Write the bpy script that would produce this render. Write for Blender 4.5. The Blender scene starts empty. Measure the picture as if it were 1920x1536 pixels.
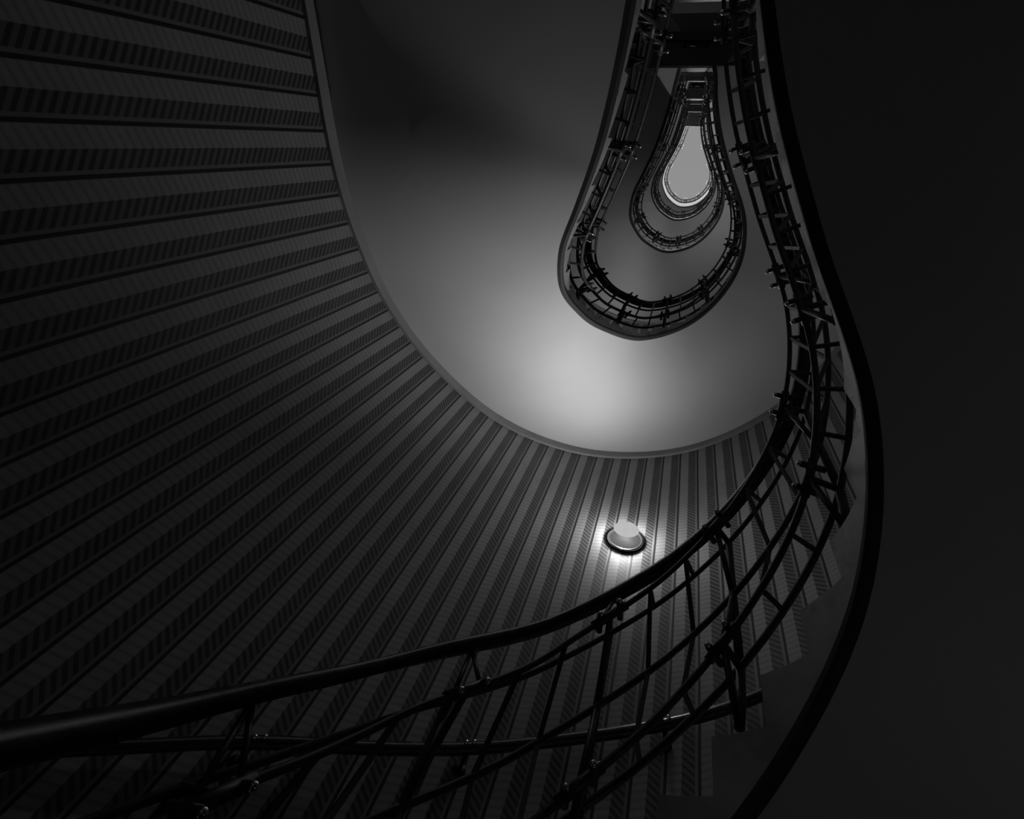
import bpy, math, bisect
from mathutils import Vector

# ------------------------------------------------------------------ units
L = 4.8                 # one storey, metres
EYE = 1.877             # camera height over the ground floor
def M(x, y, h): return (x * L, y * L, h * L + EYE)
C = bpy.context.scene.collection

# ------------------------------------------------------------------ materials
def new_mat(name, base=(.5, .5, .5), rough=.6, metal=0., spec=.5):
    m = bpy.data.materials.new(name); m.use_nodes = True
    b = m.node_tree.nodes['Principled BSDF']
    b.inputs['Base Color'].default_value = (*base, 1)
    b.inputs['Roughness'].default_value = rough
    b.inputs['Metallic'].default_value = metal
    b.inputs['Specular IOR Level'].default_value = spec
    return m
def N(m, t, **k):
    n = m.node_tree.nodes.new(t)
    for a, v in k.items(): setattr(n, a, v)
    return n
def noisy(m, c0, c1, scale, detail=5, bump=0., bscale=None, rough=None):
    nt = m.node_tree; b = nt.nodes['Principled BSDF']
    tc = N(m, 'ShaderNodeTexCoord'); no = N(m, 'ShaderNodeTexNoise')
    no.inputs['Scale'].default_value = scale; no.inputs['Detail'].default_value = detail
    nt.links.new(tc.outputs['Object'], no.inputs['Vector'])
    cr = N(m, 'ShaderNodeValToRGB')
    cr.color_ramp.elements[0].position = .3; cr.color_ramp.elements[1].position = .7
    cr.color_ramp.elements[0].color = (*c0, 1); cr.color_ramp.elements[1].color = (*c1, 1)
    nt.links.new(no.outputs['Fac'], cr.inputs['Fac']); nt.links.new(cr.outputs['Color'], b.inputs['Base Color'])
    if rough:
        mr = N(m, 'ShaderNodeMapRange'); mr.inputs['To Min'].default_value = rough[0]; mr.inputs['To Max'].default_value = rough[1]
        nt.links.new(no.outputs['Fac'], mr.inputs['Value']); nt.links.new(mr.outputs['Result'], b.inputs['Roughness'])
    if bump:
        n2 = N(m, 'ShaderNodeTexNoise'); n2.inputs['Scale'].default_value = bscale or scale * 4; n2.inputs['Detail'].default_value = 6
        nt.links.new(tc.outputs['Object'], n2.inputs['Vector'])
        bp = N(m, 'ShaderNodeBump'); bp.inputs['Strength'].default_value = bump; bp.inputs['Distance'].default_value = .01
        nt.links.new(n2.outputs['Fac'], bp.inputs['Height']); nt.links.new(bp.outputs['Normal'], b.inputs['Normal'])
g = lambda v: (v, v, v)
MAT = {}
MAT['plaster'] = new_mat('white_plaster', g(.62), .75, spec=.25); noisy(MAT['plaster'], g(.60), g(.66), 1.2, bump=.08, bscale=3)
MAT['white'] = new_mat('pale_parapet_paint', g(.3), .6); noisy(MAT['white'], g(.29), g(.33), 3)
MAT['stone'] = new_mat('polished_stone', g(.4), .25); noisy(MAT['stone'], g(.40), g(.72), 5, detail=8, bump=.12, bscale=14, rough=(.18, .4))
MAT['mould'] = new_mat('dark_string_paint', g(.05), .6, spec=.2); noisy(MAT['mould'], g(.045), g(.065), 4)
MAT['mould_light'] = new_mat('cornice_paint', g(.3), .7); noisy(MAT['mould_light'], g(.27), g(.33), 3)
MAT['metal'] = new_mat('black_iron', g(.03), .4, metal=0., spec=.5); noisy(MAT['metal'], g(.034), g(.056), 30, rough=(.34, .5))
MAT['wood'] = new_mat('dark_handrail_wood', g(.012), .28, spec=.5); noisy(MAT['wood'], g(.008), g(.016), 18, rough=(.2, .36))
MAT['chrome'] = new_mat('bright_steel', g(.75), .16, metal=1.); noisy(MAT['chrome'], g(.7), g(.8), 40, rough=(.12, .22))
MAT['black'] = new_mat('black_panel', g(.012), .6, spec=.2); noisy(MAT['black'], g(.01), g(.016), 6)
MAT['landing'] = new_mat('grey_landing_plaster', g(.2), .8, spec=.2); noisy(MAT['landing'], g(.17), g(.22), 2)
MAT['floor'] = new_mat('dark_floor_tile', g(.06), .5)
def floor_tiles(m):
    nt = m.node_tree; b = nt.nodes['Principled BSDF']
    tc = N(m, 'ShaderNodeTexCoord'); br = N(m, 'ShaderNodeTexBrick')
    br.offset = 0; br.inputs['Scale'].default_value = 1.
    br.inputs['Color1'].default_value = (.05, .05, .05, 1); br.inputs['Color2'].default_value = (.08, .08, .08, 1)
    br.inputs['Mortar'].default_value = (.02, .02, .02, 1); br.inputs['Brick Width'].default_value = .3; br.inputs['Row Height'].default_value = .3
    br.inputs['Mortar Size'].default_value = .006
    nt.links.new(tc.outputs['Object'], br.inputs['Vector']); nt.links.new(br.outputs['Color'], b.inputs['Base Color'])
floor_tiles(MAT['floor'])

# herringbone wallpaper: UV.x counts stripes, UV.y is the height in metres
def wallpaper():
    m = new_mat('striped_herringbone_wallpaper', g(.3), .55, spec=.3); nt = m.node_tree; b = nt.nodes['Principled BSDF']
    lk = nt.links.new
    uv = N(m, 'ShaderNodeUVMap'); sp = N(m, 'ShaderNodeSeparateXYZ'); lk(uv.outputs['UV'], sp.inputs[0])
    def mt(op, a, c=None, d=None):
        n = N(m, 'ShaderNodeMath', operation=op)
        for i, v in enumerate((a, c, d)):
            if v is None: continue
            if isinstance(v, (int, float)): n.inputs[i].default_value = v
            else: lk(v, n.inputs[i])
        return n.outputs[0]
    u, v = sp.outputs[0], sp.outputs[1]
    f = mt('FRACT', u)
    def band(lo, hi, soft=.012):      # 1 inside lo..hi
        a = mt('SMOOTHSTEP', f, lo - soft, lo + soft) if False else None
        mr = N(m, 'ShaderNodeMapRange', interpolation_type='SMOOTHSTEP'); lk(f, mr.inputs['Value'])
        mr.inputs['From Min'].default_value = lo - soft; mr.inputs['From Max'].default_value = lo + soft
        mr2 = N(m, 'ShaderNodeMapRange', interpolation_type='SMOOTHSTEP'); lk(f, mr2.inputs['Value'])
        mr2.inputs['From Min'].default_value = hi - soft; mr2.inputs['From Max'].default_value = hi + soft
        return mt('SUBTRACT', mr.outputs['Result'], mr2.outputs['Result'])
    light = band(.055, .48); dark = band(.48, .87); seam = mt('ADD', band(-.1, .045), band(.955, 1.2))
    no = N(m, 'ShaderNodeTexNoise'); no.inputs['Scale'].default_value = 1.6; no.inputs['Detail'].default_value = 3
    cb = N(m, 'ShaderNodeCombineXYZ'); lk(mt('MULTIPLY', u, .55), cb.inputs[0]); lk(mt('MULTIPLY', v, 3.0), cb.inputs[1]); lk(cb.outputs[0], no.inputs['Vector'])
    vary = no.outputs['Fac']
    # slanted hatching, 41 mm pitch
    def hatch(slope, duty, soft):
        p = mt('FRACT', mt('MULTIPLY', mt('SUBTRACT', v, mt('MULTIPLY', f, slope * .165)), 1 / .041))
        mr = N(m, 'ShaderNodeMapRange', interpolation_type='SMOOTHSTEP')
        lk(mt('ABSOLUTE', mt('SUBTRACT', p, .5)), mr.inputs['Value'])
        mr.inputs['From Min'].default_value = duty / 2 - soft; mr.inputs['From Max'].default_value = duty / 2 + soft
        return mr.outputs['Result']
    hl = hatch(.35, .34, .12); hd = hatch(-.72, .5, .06)
    base = .20
    # light half: .30 with faint darker lines
    lightcol = mt('MULTIPLY_ADD', hl, .07, .235)
    darkcol = mt('MULTIPLY_ADD', hd, .085, .055)
    darkcol = mt('MULTIPLY_ADD', mt('SUBTRACT', vary, .5), .05, darkcol)
    lightcol = mt('MULTIPLY_ADD', mt('SUBTRACT', vary, .5), .10, lightcol)
    plain = .20
    col = mt('MULTIPLY', light, lightcol)
    col = mt('ADD', col, mt('MULTIPLY', dark, darkcol))
    rest = mt('SUBTRACT', mt('SUBTRACT', mt('SUBTRACT', 1, light), dark), seam)
    col = mt('ADD', col, mt('MULTIPLY', rest, plain)); col = mt('ADD', col, mt('MULTIPLY', seam, .028))
    cc = N(m, 'ShaderNodeCombineColor')
    for i in range(3): lk(col, cc.inputs[i])
    lk(cc.outputs[0], b.inputs['Base Color'])
    bp = N(m, 'ShaderNodeBump'); bp.inputs['Strength'].default_value = .25; bp.inputs['Distance'].default_value = .004
    lk(mt('ADD', mt('SUBTRACT', 1, seam), 0), bp.inputs['Height']); lk(bp.outputs['Normal'], b.inputs['Normal'])
    return m
MAT['paper'] = wallpaper()

def emis(name, col, st, trans=0., diff=None, drough=.5):
    m = bpy.data.materials.new(name); m.use_nodes = True; nt = m.node_tree; nt.nodes.remove(nt.nodes['Principled BSDF'])
    out = nt.nodes['Material Output']
    e = N(m, 'ShaderNodeEmission'); e.inputs['Color'].default_value = (*col, 1); e.inputs['Strength'].default_value = st
    sh = e.outputs[0]
    no = N(m, 'ShaderNodeTexNoise'); no.inputs['Scale'].default_value = 3.
    mr = N(m, 'ShaderNodeMapRange'); mr.inputs['To Min'].default_value = st * .93; mr.inputs['To Max'].default_value = st * 1.07
    nt.links.new(no.outputs['Fac'], mr.inputs['Value']); nt.links.new(mr.outputs['Result'], e.inputs['Strength'])
    if diff is not None:
        d = N(m, 'ShaderNodeBsdfPrincipled'); d.inputs['Base Color'].default_value = (*diff, 1); d.inputs['Roughness'].default_value = drough
        a = N(m, 'ShaderNodeAddShader'); nt.links.new(sh, a.inputs[0]); nt.links.new(d.outputs[0], a.inputs[1]); sh = a.outputs[0]
    if trans:
        t = N(m, 'ShaderNodeBsdfTransparent'); x = N(m, 'ShaderNodeMixShader'); x.inputs[0].default_value = trans
        nt.links.new(sh, x.inputs[1]); nt.links.new(t.outputs[0], x.inputs[2]); sh = x.outputs[0]
    nt.links.new(sh, out.inputs['Surface'])
    return m
MAT['opal'] = emis('opal_lamp_glass', g(1), .50)
MAT['lamp_base'] = new_mat('black_lamp_base', g(.004), .9, spec=0.); noisy(MAT['lamp_base'], g(.003), g(.006), 9)
MAT['opal_side'] = emis('opal_lamp_side_glass', g(1), .24, trans=.6)
MAT['fill_window'] = emis('added_window_glow', g(1), 4.)  # glowing panes added as a light source for the upper rings

# ------------------------------------------------------------------ object helpers
def obj(name, V, Fc, m, parent=None, smooth=False, uv=None):
    me = bpy.data.meshes.new(name); me.from_pydata([tuple(v) for v in V], [], Fc)
    me.materials.append(m)
    if uv is not None:
        l = me.uv_layers.new(name='UVMap')
        for poly in me.polygons:
            for li in poly.loop_indices: l.data[li].uv = uv[me.loops[li].vertex_index]
    if smooth: me.polygons.foreach_set('use_smooth', [True] * len(me.polygons))
    me.update(); o = bpy.data.objects.new(name, me); C.objects.link(o)
    if parent: o.parent = parent
    return o
def thing(name, label, cat, group=None):
    o = bpy.data.objects.new(name, None); C.objects.link(o); o.empty_display_size = .2
    o['label'] = label; o['category'] = cat
    if group: o['group'] = group
    return o
def struct(o): o['kind'] = 'structure'; return o
class MB:
    def __init__(s): s.V = []; s.F = []
    def add(s, V, F):
        k = len(s.V); s.V += [tuple(v) for v in V]; s.F += [tuple(i + k for i in f) for f in F]
    def grid(s, rows, closed=False):       # rows of equal length -> quads
        n = len(rows[0]); F = []
        for i in range(len(rows) - 1):
            for j in range(n - (0 if closed else 1)):
                j2 = (j + 1) % n
                F.append((i * n + j, i * n + j2, (i + 1) * n + j2, (i + 1) * n + j))
        s.add([v for r in rows for v in r], F)
        return n
    def sweep(s, secs):                    # closed cross-sections, capped
        n = len(secs[0]); k = len(s.V); s.grid(secs, True)
        s.F.append(tuple(k + i for i in reversed(range(n)))); s.F.append(tuple(k + (len(secs) - 1) * n + i for i in range(n)))
    def tube(s, pts, r, sides=8, flat=1.):
        pts = [Vector(p) for p in pts]; secs = []
        up = Vector((0, 0, 1))
        for i, p in enumerate(pts):
            t = (pts[min(i + 1, len(pts) - 1)] - pts[max(i - 1, 0)]).normalized()
            u = up if abs(t.dot(up)) < .95 else Vector((1, 0, 0))
            a = t.cross(u).normalized(); b = a.cross(t).normalized()
            secs.append([p + a * r * math.cos(q) + b * r * flat * math.sin(q) for q in (2 * math.pi * (j + .5) / sides for j in range(sides))])
        s.sweep(secs)
    def bar(s, a, b, w, d=None, side=None):         # square bar between two points
        a = Vector(a); b = Vector(b); t = (b - a).normalized(); d = d or w
        sd = Vector(side) if side else (t.cross(Vector((0, 0, 1))) if abs(t.z) < .95 else Vector((1, 0, 0)))
        sd = (sd - t * sd.dot(t)).normalized(); q = t.cross(sd)
        secs = [[p + sd * w / 2 * x + q * d / 2 * y for x, y in ((-1, -1), (1, -1), (1, 1), (-1, 1))] for p in (a, b)]
        s.sweep(secs)
    def ball(s, c, r, n=8):
        c = Vector(c); rows = []
        for i in range(n // 2 + 1):
            th = math.pi * i / (n // 2)
            rows.append([c + Vector((r * math.sin(th) * math.cos(2 * math.pi * j / n), r * math.sin(th) * math.sin(2 * math.pi * j / n), r * math.cos(th))) for j in range(n)])
        s.grid(rows, True)
    def box(s, x0, x1, y0, y1, z0, z1):
        s.add([(x, y, z) for z in (z0, z1) for x, y in ((x0, y0), (x1, y0), (x1, y1), (x0, y1))],
              [(3, 2, 1, 0), (4, 5, 6, 7), (0, 1, 5, 4), (1, 2, 6, 5), (2, 3, 7, 6), (3, 0, 4, 7)])
    def build(s, name, m, parent=None, smooth=False): return obj(name, s.V, s.F, m, parent, smooth)

# ------------------------------------------------------------------ the well: plan and rise of one storey
CTRL = [[-0.062,-0.2149,0.5420],[-0.0735,-0.1414,0.5756],[-0.0859,-0.0682,0.6124],[-0.1042,0.0038,0.6547],[-0.1304,0.0709,0.6998],
 [-0.1576,0.137,0.7475],[-0.1646,0.2037,0.8103],[-0.1481,0.2538,0.8673],[-0.1127,0.3033,0.9381],[-0.0419,0.3465,1.0374],
 [0.0412,0.3382,1.1367],[0.1022,0.2923,1.2099],[0.1365,0.2231,1.2825],[0.131,0.1398,1.3466],[0.0853,0.0468,1.400],
 [0.0524,-0.0255,1.4220],[0.0317,-0.0914,1.4623],[0.0194,-0.1523,1.5110],[-0.0086,-0.2082,1.5560]]
def dense(P, n=16):
    P = [[2 * a - b for a, b in zip(P[0], P[1])]] + P + [[2 * a - b for a, b in zip(P[-1], P[-2])]]; o = []
    for i in range(1, len(P) - 2):
        a, b, c, d = P[i - 1:i + 3]
        for j in range(n):
            t = j / n
            o.append([.5 * (2 * b[q] + (c[q] - a[q]) * t + (2 * a[q] - 5 * b[q] + 4 * c[q] - d[q]) * t * t + (3 * b[q] - a[q] - 3 * c[q] + d[q]) * t ** 3) for q in range(3)])
    o.append(list(P[-2])); return o
W = dense(CTRL); NW = len(W)
ARC = [0.]
for a, b in zip(W, W[1:]): ARC.append(ARC[-1] + math.hypot(b[0] - a[0], b[1] - a[1]))
STOT = ARC[-1]
def sm(v, k=9):
    return [sum(v[max(0, i - min(k, i, len(v) - 1 - i)):i + min(k, i, len(v) - 1 - i) + 1]) / (2 * min(k, i, len(v) - 1 - i) + 1) for i in range(len(v))]
HS = sm(sm([w[2] for w in W]))
for i in range(1, NW): HS[i] = max(HS[i], HS[i - 1] + 1e-5)
TX = []; 
for i in range(NW):
    a = W[max(0, i - 3)]; b = W[min(NW - 1, i + 3)]; l = math.hypot(b[0] - a[0], b[1] - a[1]); TX.append(((b[0] - a[0]) / l, (b[1] - a[1]) / l))
def lerp_tab(x, X, Y):
    i = min(max(bisect.bisect_right(X, x) - 1, 0), len(X) - 2); t = (x - X[i]) / (X[i + 1] - X[i]); return Y[i] + (Y[i + 1] - Y[i]) * t
WX = [w[0] for w in W]; WY = [w[1] for w in W]; NX = [-t[1] for t in TX]; NY = [t[0] for t in TX]
# inward normal must point into the well
mid = NW // 2
if NX[mid] * (0 - WX[mid]) + NY[mid] * (.1 - WY[mid]) < 0: NX = [-a for a in NX]; NY = [-a for a in NY]
def P(s, d=0., z=0., off=0.):          # point at arc position s, d into the well, z over the soffit edge (in storeys)
    return M(lerp_tab(s, ARC, WX) + d * lerp_tab(s, ARC, NX), lerp_tab(s, ARC, WY) + d * lerp_tab(s, ARC, NY), lerp_tab(s, ARC, HS) + z + off)
def s_of_h(h): return lerp_tab(h, HS, ARC)

# the stairwell wall (U plan) and the height of the soffit edge on it
CX, CY, R = -.02, .18, .43
YB = -.62
def wall(sw, inset=0.):
    r = R - inset
    if sw < 0: return (CX - r, CY + sw)
    if sw > R * math.pi: return (CX + r, CY - (sw - R * math.pi))
    a = math.pi - sw / R; return (CX + r * math.cos(a), CY + r * math.sin(a))
S_A, S_B = -.80, R * math.pi + .80
OS = [-.78, -.316, -.207, -.144, -.107, -.064, -.028, .004, .063, .132, .196, .239, .286, .356, .43, .496, .565, .667, .748, .797, .847, .912, .98, 1.35, 1.93]
OH = [.5526, .6663, .6738, .6823, .6942, .7106, .7305, .7484, .7822, .8208, .8537, .878, .8945, .9202, .9501, .978, 1.0027, 1.0474, 1.0781, 1.096, 1.1215, 1.1506, 1.182, 1.345, 1.556]
_o = [OS[0] + (OS[-1] - OS[0]) * i / 300 for i in range(301)]; _h = sm(sm([lerp_tab(x, OS, OH) for x in _o], 5), 5)
def sw_of_h(h): return lerp_tab(h, _h, _o)
def h_of_sw(s): return lerp_tab(s, _o, _h)

# ------------------------------------------------------------------ setting
mb = []; uvs = []; Fc = []
samp = [S_A + (S_B - S_A) * i / 220 for i in range(221)]
def stripe(s):      # stripe count along the wall
    return (s - .0101) / .0346 if s > .0101 else (s - .0101) / .0383
ZTOP = 4.06
zs = [0.] + [ZTOP * L * i / 8 + EYE * i / 8 for i in range(1, 9)]
V = []; UV = []; F = []
for s in samp:
    x, y = wall(s)
    for z in zs: V.append((x * L, y * L, z)); UV.append((stripe(s), z))
n = len(zs)
for i in range(len(samp) - 1):
    for j in range(n - 1): F.append((i * n + j, i * n + j + 1, (i + 1) * n + j + 1, (i + 1) * n + j))
struct(obj('wall_round', V, F, MAT['paper'], smooth=True, uv=UV))
# end wall behind the landings, with openings for windows added to light the upper rings
xl, xr = (CX - R) * L, (CX + R) * L; yb = YB * L
OFF = [-1., 0., 1., 1.955]
wins = [(-.24 * L, .16 * L, za * L + EYE, zb_ * L + EYE) for za, zb_ in ((1.74, 2.16), (2.70, 3.12))]
zc = [0.] + [z for w in wins for z in (w[2], w[3])] + [ZTOP * L + EYE]
b = MB()
for i in range(len(zc) - 1):
    if i % 2 == 0: b.box(xl, xr, yb - .25, yb, zc[i], zc[i + 1])
    else:
        b.box(xl, wins[0][0], yb - .25, yb, zc[i], zc[i + 1]); b.box(wins[0][1], xr, yb - .25, yb, zc[i], zc[i + 1])
struct(b.build('wall_back', MAT['plaster']))
for i, (x0, x1, z0, z1) in enumerate(wins):
    fr = MB(); t = .06
    for q in ((x0, x0 + t, z0, z1), (x1 - t, x1, z0, z1), (x0, x1, z0, z0 + t), (x0, x1, z1 - t, z1), ((x0 + x1) / 2 - .03, (x0 + x1) / 2 + .03, z0, z1)):
        fr.box(q[0], q[1], yb - .14, yb - .07, q[2], q[3])
    f = struct(fr.build('fill_window_%d' % (i + 1), MAT['mould_light']))
    p = MB(); p.box(x0 + t, x1 - t, yb - .12, yb - .11, z0 + t, z1 - t); p.build('pane', MAT['fill_window'], f)
b = MB(); b.box(xl - .3, xr + .3, yb - .3, (CY + R) * L + .3, -.2, 0); struct(b.build('floor', MAT['floor']))

# ------------------------------------------------------------------ flights
NR = 29; RISE = 1 / NR; TOP = .609
places = ['lowest flight', 'second flight', 'third flight', 'topmost flight']
FL_LABEL = ['lowest stair flight sweeping up the right edge, stepped side in silhouette',
            'second stair flight with the broad glowing white soffit above the wall lamp',
            'third stair flight, its dark edge the middle drop shaped ring',
            'topmost stair flight, small pale ring just outside the bright opening']
RL_LABEL = ['nearest black railing with handrail crossing the lower picture in front of striped wall',
            'black railing of the largest drop shaped ring above the white soffit',
            'railing of the middle drop shaped ring, posts tipped with bright bolts',
            'thin railing of the smallest stair ring below the skylit opening']
FACE = .006
def flight(k):
    off = OFF[k]; root = thing('stair_flight', FL_LABEL[k], 'stairs', 'flights spiralling around the well')
    root.location = (0, 0, 0)
    zc = lambda p: (p[0], p[1], max(p[2], 0.004))
    # soffit: ruled surface from the well edge to the wall
    b = MB(); NS = 150; NI = 6; rows = []; rows2 = []
    s0 = 0. if k else s_of_h(1 - .391 + .012)
    for i in range(NS + 1):
        s = s0 + (STOT - s0) * i / NS; h = lerp_tab(s, ARC, HS)
        a = P(s, 0, 0, off); ox, oy = wall(sw_of_h(h)); o = M(ox, oy, h + off)
        r = [zc([a[q] + (o[q] - a[q]) * j / NI for q in range(3)]) for j in range(NI + 1)]
        rows.append(r + [(p[0], p[1], p[2] + .015) for p in reversed(r)])
    b.sweep(rows); so = b.build('soffit', MAT['plaster'], root, True); 
    md = so.modifiers.new('edge', 'EDGE_SPLIT'); md.split_angle = math.radians(50)
    # dark moulding on the well edge
    b = MB(); secs = []
    for i in range(NS + 1):
        s = s0 + (STOT - s0) * i / NS
        secs.append([zc(P(s, d, z, off)) for d, z in ((-.0005, -.0005), (.0045, -.0012), (.0075, .0005), (.0075, .006), (.0005, .006))])
    b.sweep(secs); b.build('edge_moulding', MAT['mould'], root)
    # cornice band where the soffit meets the wall
    b = MB(); secs = []
    for i in range(NS + 1):
        s = s0 + (STOT - s0) * i / NS; h = lerp_tab(s, ARC, HS); sw = sw_of_h(h)
        x0, y0 = wall(sw, -.0005); x1, y1 = wall(sw, .005)
        secs.append([zc(M(x0, y0, h + off - .021)), zc(M(x1, y1, h + off - .021)), zc(M(x1, y1, h + off - .0005)), zc(M(x0, y0, h + off - .0005))])
    b.sweep(secs); b.build('cornice', MAT['mould_light'], root)
    # steps
    for j in range(NR):
        ht = TOP + (j + 1) * RISE
        h0 = ht - .0635; h1 = h0 + RISE
        if j == 0: h0 = HS[0]
        if ht + off > TOP + OFF[k] + 1.0 - 1e-6 and j == NR - 1: h1 = HS[-1]
        h0 = min(max(h0, HS[0]), HS[-1]); h1 = min(h1, HS[-1])
        if j == NR - 1: h1 = HS[-1]
        if h1 - h0 < 1e-3: continue
        zt = (ht + off) * L + EYE
        b = MB(); secs = []
        m_ = 6
        for i in range(m_ + 1):
            h = h0 + (h1 - h0) * i / m_; s = s_of_h(h); a = P(s, FACE, .0065, off); ox, oy = wall(sw_of_h(h)); o = M(ox, oy, h + off + .0065)
            a = zc(a); o = zc(o)
            secs.append([a, o, (o[0], o[1], zt), (a[0], a[1], zt)])
        b.sweep(secs)
        b.build('step', MAT['stone'], root)
    return root

# ------------------------------------------------------------------ railings
POSTS = [.0, .101, .223, .349, .470, .574, .670, .765, .873, .992, 1.111, 1.229, 1.33]
BAL = []
for a, c in zip(POSTS, POSTS[1:]):
    n = max(2, round((c - a) / .031)); BAL += [a + (c - a) * i / n for i in range(1, n)]
R1 = (.0188, .2316); R2 = (-.0027, .2334); MI = (-.0027, .1686); R4 = (.0172, .1036); R5 = (-.0045, .1015); HR = (-.0024, .2785)
def railing(k, off, s_lo=0., s_hi=None, pfun=None, label=None, group=None, flat=False):
    PP = pfun or (lambda s, d, z: P(s, d, z, off))
    s_hi = STOT if s_hi is None else s_hi
    root = thing('stair_railing', label or RL_LABEL[k], 'railing', group or 'railings along the stair flights')
    nn = 170; S = [s_lo + (s_hi - s_lo) * i / nn for i in range(nn + 1)]
    b = MB(); hw, hh = .0068, .0068
    prof = [(-1, -.2), (-.8, -1), (.8, -1), (1, -.2), (.85, .6), (.45, 1), (-.45, 1), (-.85, .6)]
    b.sweep([[PP(s, HR[0] + hw * x, HR[1] + hh * y) for x, y in prof] for s in S]); b.build('handrail', MAT['wood'], root, True)
    for (d, z), r in ((R1, .011), (R2, .0105), (MI, .012), (R4, .0125), (R5, .013)):
        b = MB(); b.tube([PP(s, d, z) for s in S], r, 8); b.build('rail', MAT['metal'], root, True)
    for s in BAL:
        if not s_lo <= s <= s_hi: continue
        b = MB()
        b.bar(PP(s, *R1), PP(s, MI[0], MI[1]), .016, .010); b.bar(PP(s, MI[0], MI[1]), PP(s, *R4), .016, .010)
        b.bar(PP(s, *R1), PP(s, *R2), .014); b.bar(PP(s, *R4), PP(s, *R5), .014)
        b.build('baluster', MAT['metal'], root)
    for s in POSTS:
        if not s_lo - 1e-6 <= s <= s_hi + 1e-6: continue
        b = MB(); foot = PP(s, -.001, .07 if not flat else .0)
        foot2 = PP(s, .003, .052 if not flat else -.01)
        up = PP(s, R2[0], R2[1]); m = PP(s, MI[0], MI[1]); r5 = PP(s, *R5); r4 = PP(s, *R4); r1 = PP(s, *R1)
        b.tube([foot2, foot, r5], .016, 8); b.tube([r5, m, up], .015, 8)
        b.tube([r4, foot2], .012, 6)
        b.tube([r1, m], .011, 6); b.tube([m, r4], .011, 6)
        b.tube([r1, up], .012, 6); b.tube([r4, r5], .012, 6)
        for e in (-.0075, .0075):
            s2 = min(max(s + e, 0), STOT)
            b.tube([PP(s2, R1[0], R1[1]), PP(s, HR[0], HR[1] - .005)], .008, 6)
            for (d, z) in (R1, R4):
                b.tube([PP(s2, d - .010, z), PP(s2, d + .0075, z)], .012, 8)
        for (d, z) in (R1, R4):
            b.tube([PP(max(s - .012, 0), d, z), PP(min(s + .012, STOT), d, z)], .017, 8)
        po = b.build('post', MAT['metal'], root, True)
        for e in (-.0075, .0075):
            s2 = min(max(s + e, 0), STOT)
            for (d, z) in (R1, R4):
                b = MB(); b.ball(PP(s2, d + .0085, z), .011, 8); b.build('bolt_cap', MAT['chrome'], po, True)
    return root

for k in range(4):
    flight(k)
    railing(k, OFF[k], s_lo=0. if k else .02)

# ------------------------------------------------------------------ landings
LAND = ['landing just above the ground storey at the narrow end of the well',
        'landing whose dark beam crosses the top of the picture between two railings',
        'second visible landing beam, small dark bar under the bright ceiling strip',
        'topmost small landing at the narrow tip of the drop shape']
def landing(k):
    off = OFF[k] + 1; zb = (.553 + off) * L + EYE
    zt = (TOP + off) * L + EYE
    root = thing('stair_landing', LAND[k], 'landing', 'landings at the narrow end of the well')
    a = W[0]; e = W[-1]; o0 = wall(OS[0]); o1 = wall(OS[-1])
    poly = [(a[0], a[1]), o0, (CX - R, YB), (CX + R, YB), o1, (e[0], e[1])]
    poly = [(x * L, y * L) for x, y in poly]
    b = MB(); b.sweep([[(x, y, z) for x, y in poly] for z in (zb, zt)]); b.build('slab', MAT['landing'], root)
    z = lambda h: (h + off) * L + EYE
    yf, ybk = -.162 * L, -.196 * L
    # floor strip and pale face at the narrow end of the well, between the two flights
    b = MB(); b.box(-.0695 * L, .0165 * L, -.205 * L, yf - .03, zb + .02, zt); b.build('end_strip', MAT['landing'], root)
    b = MB(); b.box(-.0700 * L, .0170 * L, yf - .03, yf - .004, zb - .04, z(.635)); b.build('edge_face', MAT['stone'], root)
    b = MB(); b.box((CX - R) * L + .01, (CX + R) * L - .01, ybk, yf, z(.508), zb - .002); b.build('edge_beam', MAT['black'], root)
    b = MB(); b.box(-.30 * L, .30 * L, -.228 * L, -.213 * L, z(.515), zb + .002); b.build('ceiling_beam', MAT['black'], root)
    for h in (.665, .70, .735, .77, .80, .83):
        b = MB(); b.tube([(-.070 * L, yf - .008, z(h)), (.017 * L, yf - .008, z(h))], .011); b.build('rail', MAT['metal'], root, True)
    b = MB(); b.box(-.0700 * L, .0170 * L, yf - .055, yf + .0, z(.857), z(.872)); b.build('handrail', MAT['chrome'], root)
    return root
for k in range(4): landing(k)

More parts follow.
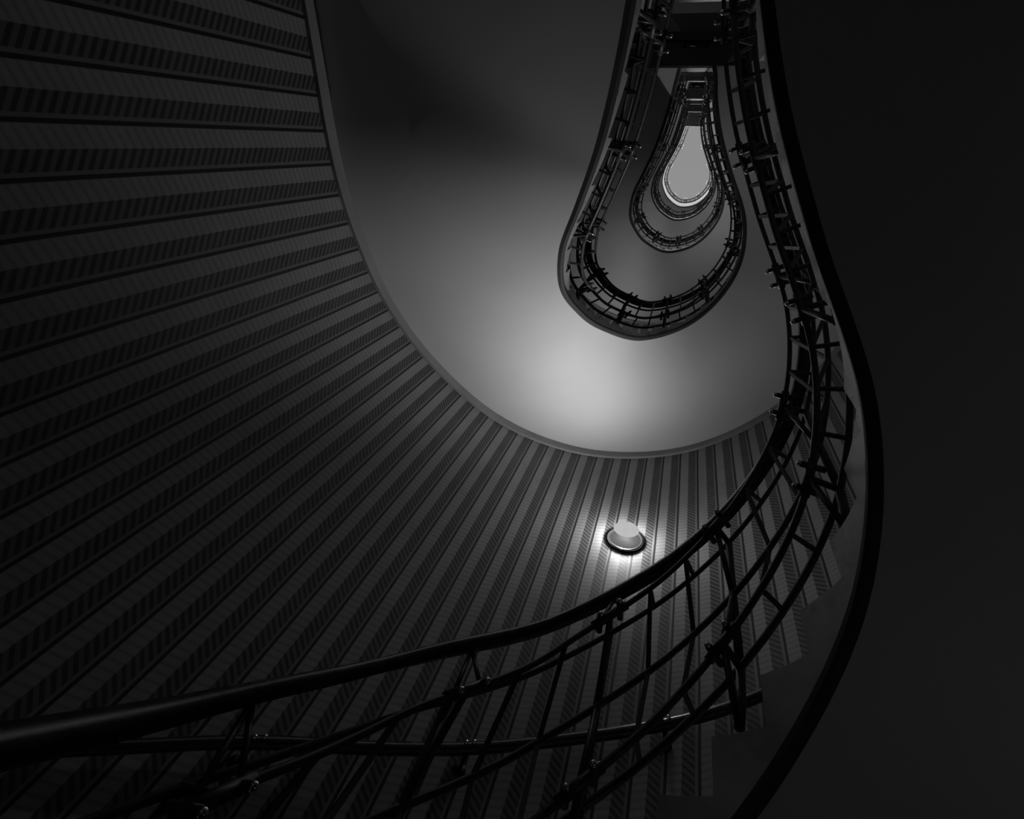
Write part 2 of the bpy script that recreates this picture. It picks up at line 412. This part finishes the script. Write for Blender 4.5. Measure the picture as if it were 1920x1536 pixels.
# ------------------------------------------------------------------ top gallery: flat slab with the drop-shaped opening
HTOP = 3.72
def gallery():
    root = thing('gallery_ring', 'top gallery edge, pale drop shaped rim framing the bright sky opening', 'gallery')
    hole = [(WX[i], WY[i]) for i in range(NW) if WY[i] > -.105]
    n = len(hole); outer = []
    for i, (x, y) in enumerate(hole):
        sw = (S_A + .18) + (S_B - S_A - .36) * i / (n - 1); outer.append(wall(sw))
    b = MB(); hb, ht = HTOP, HTOP + .055
    secs = [[M(h[0], h[1], hb), M(o[0], o[1], hb), M(o[0], o[1], ht), M(h[0], h[1], ht)] for h, o in zip(hole, outer)]
    b.sweep(secs)
    b.build('slab', MAT['plaster'], root)
    # narrow end
    b = MB(); a, e = hole[0], hole[-1]; oa, oe = outer[0], outer[-1]
    poly = [a, oa, (CX - R, YB), (CX + R, YB), oe, e]
    b.sweep([[M(x, y, z) for x, y in poly] for z in (hb, ht)]); b.build('end_slab', MAT['plaster'], root)
    b = MB(); secs = []
    cl = hole
    for i, (x, y) in enumerate(cl):
        i0 = [q for q in range(NW) if (WX[q], WY[q]) == (x, y)][0]
        secs.append([M(x + NX[i0] * d, y + NY[i0] * d, z) for d, z in ((-.001, hb - .002), (.004, hb - .002), (.004, hb + .004), (-.001, hb + .004))])
    b.sweep(secs); b.build('edge_moulding', MAT['mould'], root)
    b = MB(); secs = []
    for i, (x, y) in enumerate(cl):
        i0 = WX.index(x)
        secs.append([M(x + NX[i0] * d, y + NY[i0] * d, z) for d, z in ((.0012, hb + .004), (-.02, hb + .056), (-.02, hb + .245), (.0012, hb + .245))])
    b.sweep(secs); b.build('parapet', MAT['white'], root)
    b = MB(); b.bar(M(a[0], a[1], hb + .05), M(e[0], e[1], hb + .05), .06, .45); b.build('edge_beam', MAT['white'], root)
    return root
gallery()
i_lo = [i for i in range(NW) if WY[i] > -.105][0]; i_hi = [i for i in range(NW) if WY[i] > -.105][-1]
def flatP(s, d, z):
    return M(lerp_tab(s, ARC, WX) + d * lerp_tab(s, ARC, NX), lerp_tab(s, ARC, WY) + d * lerp_tab(s, ARC, NY), HTOP + .245 + z * .33)
railing(3, 0, ARC[i_lo], ARC[i_hi], pfun=flatP, label='gallery railing in black silhouette against the bright sky opening', group='railing of the top gallery', flat=True)

# ------------------------------------------------------------------ wall handrail of the lowest flight
def wall_rail():
    root = thing('wall_handrail', 'black handrail fixed along the striped wall of the lowest flight', 'handrail')
    RS = [.05, .20, .365, .434, .464, .519, .568, .637, .721, .807, .873, 1.3]
    RH = [-.02, .10, .222, .2588, .2743, .3033, .3272, .3640, .4020, .4340, .4621, .655]
    def pt(sw, ins, dz=0.):
        x, y = wall(sw, ins)
        return M(x, y, sum(lerp_tab(sw + e, RS, RH) for e in (-.04, -.02, 0, .02, .04)) / 5 + dz)
    S = [.10 + (1.28 - .10) * i / 110 for i in range(111)]
    prof = [(-1, -.3), (-.6, -1), (.6, -1), (1, -.3), (1, .4), (.5, 1), (-.5, 1), (-1, .4)]
    b = MB(); b.sweep([[pt(s, .015 + .0055 * x, .0065 * y) for x, y in prof] for s in S]); b.build('handrail', MAT['wood'], root, True)
    for s in (.19, .365, .56, .77, .98, 1.19):
        b = MB(); b.tube([pt(s, -.001, -.016), pt(s, .009, -.018), pt(s, .014, -.005)], .011, 8); b.tube([pt(s, -.0005, -.016), pt(s, .002, -.016)], .035, 12)
        br = b.build('bracket', MAT['black'], root, True)
        b = MB(); b.ball(pt(s - .004, .021, .004), .012); b.build('screw', MAT['chrome'], br, True); b = MB(); b.ball(pt(s + .004, .021, .004), .012); b.build('screw', MAT['chrome'], br, True)
wall_rail()

# ------------------------------------------------------------------ wall lamps
LS = .687
def lathe(prof, base, nrm, n=40):
    nrm = Vector(nrm).normalized(); u = nrm.cross(Vector((0, 0, 1))).normalized(); w = u.cross(nrm)
    b = MB(); b.grid([[Vector(base) + nrm * d + (u * math.cos(q) + w * math.sin(q)) * r for q in (2 * math.pi * j / n for j in range(n))] for r, d in prof], True)
    return b
LMP = ['round opal wall lamp glowing on the striped wall below the white soffit', 'round opal wall lamp one storey up, above the white soffit', 'unseen wall lamp added two storeys up to light the upper ring']
def lamp(k, z, sw=LS, point=27., spot=84., lab=None, aim=(-.18, -1., .42)):
    x, y = wall(sw); nx, ny = wall(sw, .01); nrm = Vector((nx - x, ny - y, 0)).normalized()
    base = Vector((x * L, y * L, z * L + EYE))
    root = thing('wall_lamp', lab or LMP[k], 'lamp', 'round wall lamps')
    lathe([(0, .001), (.148, .001), (.152, .006), (.150, .014), (.13, .018), (.0, .018)], base, nrm).build('base', MAT['lamp_base'], root, True)
    lathe([(.126, .016), (.146, .014), (.148, .020), (.140, .026), (.128, .026), (.126, .016)], base, nrm).build('rim', MAT['chrome'], root, True)
    lathe([(.132, .024), (.131, .040), (.122, .058), (.108, .078), (.102, .100), (.101, .118)], base, nrm).build('glass_side', MAT['opal_side'], root, True)
    lathe([(.101, .118), (.097, .122), (0, .1225)], base, nrm).build('glass', MAT['opal'], root, True)
    ld = bpy.data.lights.new('bulb', 'POINT'); ld.energy = point; ld.shadow_soft_size = .03
    lo = bpy.data.objects.new('bulb', ld); C.objects.link(lo); lo.parent = root; lo.location = base + nrm * .086
    ld = bpy.data.lights.new('bulb', 'SPOT'); ld.energy = spot; ld.shadow_soft_size = .004; ld.spot_size = math.radians(147); ld.spot_blend = 1
    lo = bpy.data.objects.new('bulb', ld); C.objects.link(lo); lo.parent = root; lo.location = base + nrm * .130
    lo.rotation_euler = Vector(aim).to_track_quat('-Z', 'Y').to_euler()
lamp(0, .752)
lamp(1, 1.752, point=1.5, spot=13, aim=(-.9, -.7, .55))
lamp(2, 2.71, point=1.5, spot=9)  # unseen repeat of the wall lamp, added to light the upper ring
lamp(0, -.06, sw=R * math.pi + .06, point=1.0, spot=1.5, lab='added unseen lamp low on the right wall, lighting the lowest soffit', aim=(-.4, 0, 1))  # added out of view to brighten the underside of the lowest flight

# ------------------------------------------------------------------ sky
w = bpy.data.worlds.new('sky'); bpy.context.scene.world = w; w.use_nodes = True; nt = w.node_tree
bg = nt.nodes['Background']; tc = nt.nodes.new('ShaderNodeTexCoord'); sp = nt.nodes.new('ShaderNodeSeparateXYZ')
nt.links.new(tc.outputs['Generated'], sp.inputs[0])
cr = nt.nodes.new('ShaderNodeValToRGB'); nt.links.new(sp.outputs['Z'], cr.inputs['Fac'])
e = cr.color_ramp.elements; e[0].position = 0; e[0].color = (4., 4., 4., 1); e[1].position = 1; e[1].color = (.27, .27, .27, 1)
q = cr.color_ramp.elements.new(.97); q.color = (3.2, 3.2, 3.2, 1)  # extra sky brightness added off the zenith to light the upper rims
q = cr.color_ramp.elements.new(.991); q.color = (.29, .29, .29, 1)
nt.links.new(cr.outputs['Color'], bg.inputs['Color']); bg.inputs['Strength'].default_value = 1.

# ------------------------------------------------------------------ camera
F_PX = 1006.85; VP = (1304.32, 271.95); YV = 639.45
a_, b_ = VP[0] - 960, 768 - VP[1]
Zv = Vector((a_, b_, -F_PX)).normalized(); xv = -(b_ * YV + F_PX ** 2) / a_
Xv = -Vector((xv, YV, -F_PX)).normalized(); Yv = Zv.cross(Xv)
# rows of the world-from-camera rotation
from mathutils import Matrix
Rm = Matrix((Xv, Yv, Zv))
cd = bpy.data.cameras.new('camera'); cd.sensor_width = 36; cd.lens = F_PX / 1920 * 36; cd.clip_end = 200; cd.clip_start = .02
co = bpy.data.objects.new('camera', cd); C.objects.link(co); co.matrix_world = Matrix.Translation((0, 0, EYE)) @ Rm.to_4x4()
sc = bpy.context.scene; sc.camera = co
sc.view_settings.view_transform = 'Standard'; sc.view_settings.look = 'None'; sc.view_settings.gamma = 1
sc.view_settings.exposure = 0; sc.view_settings.use_curve_mapping = False
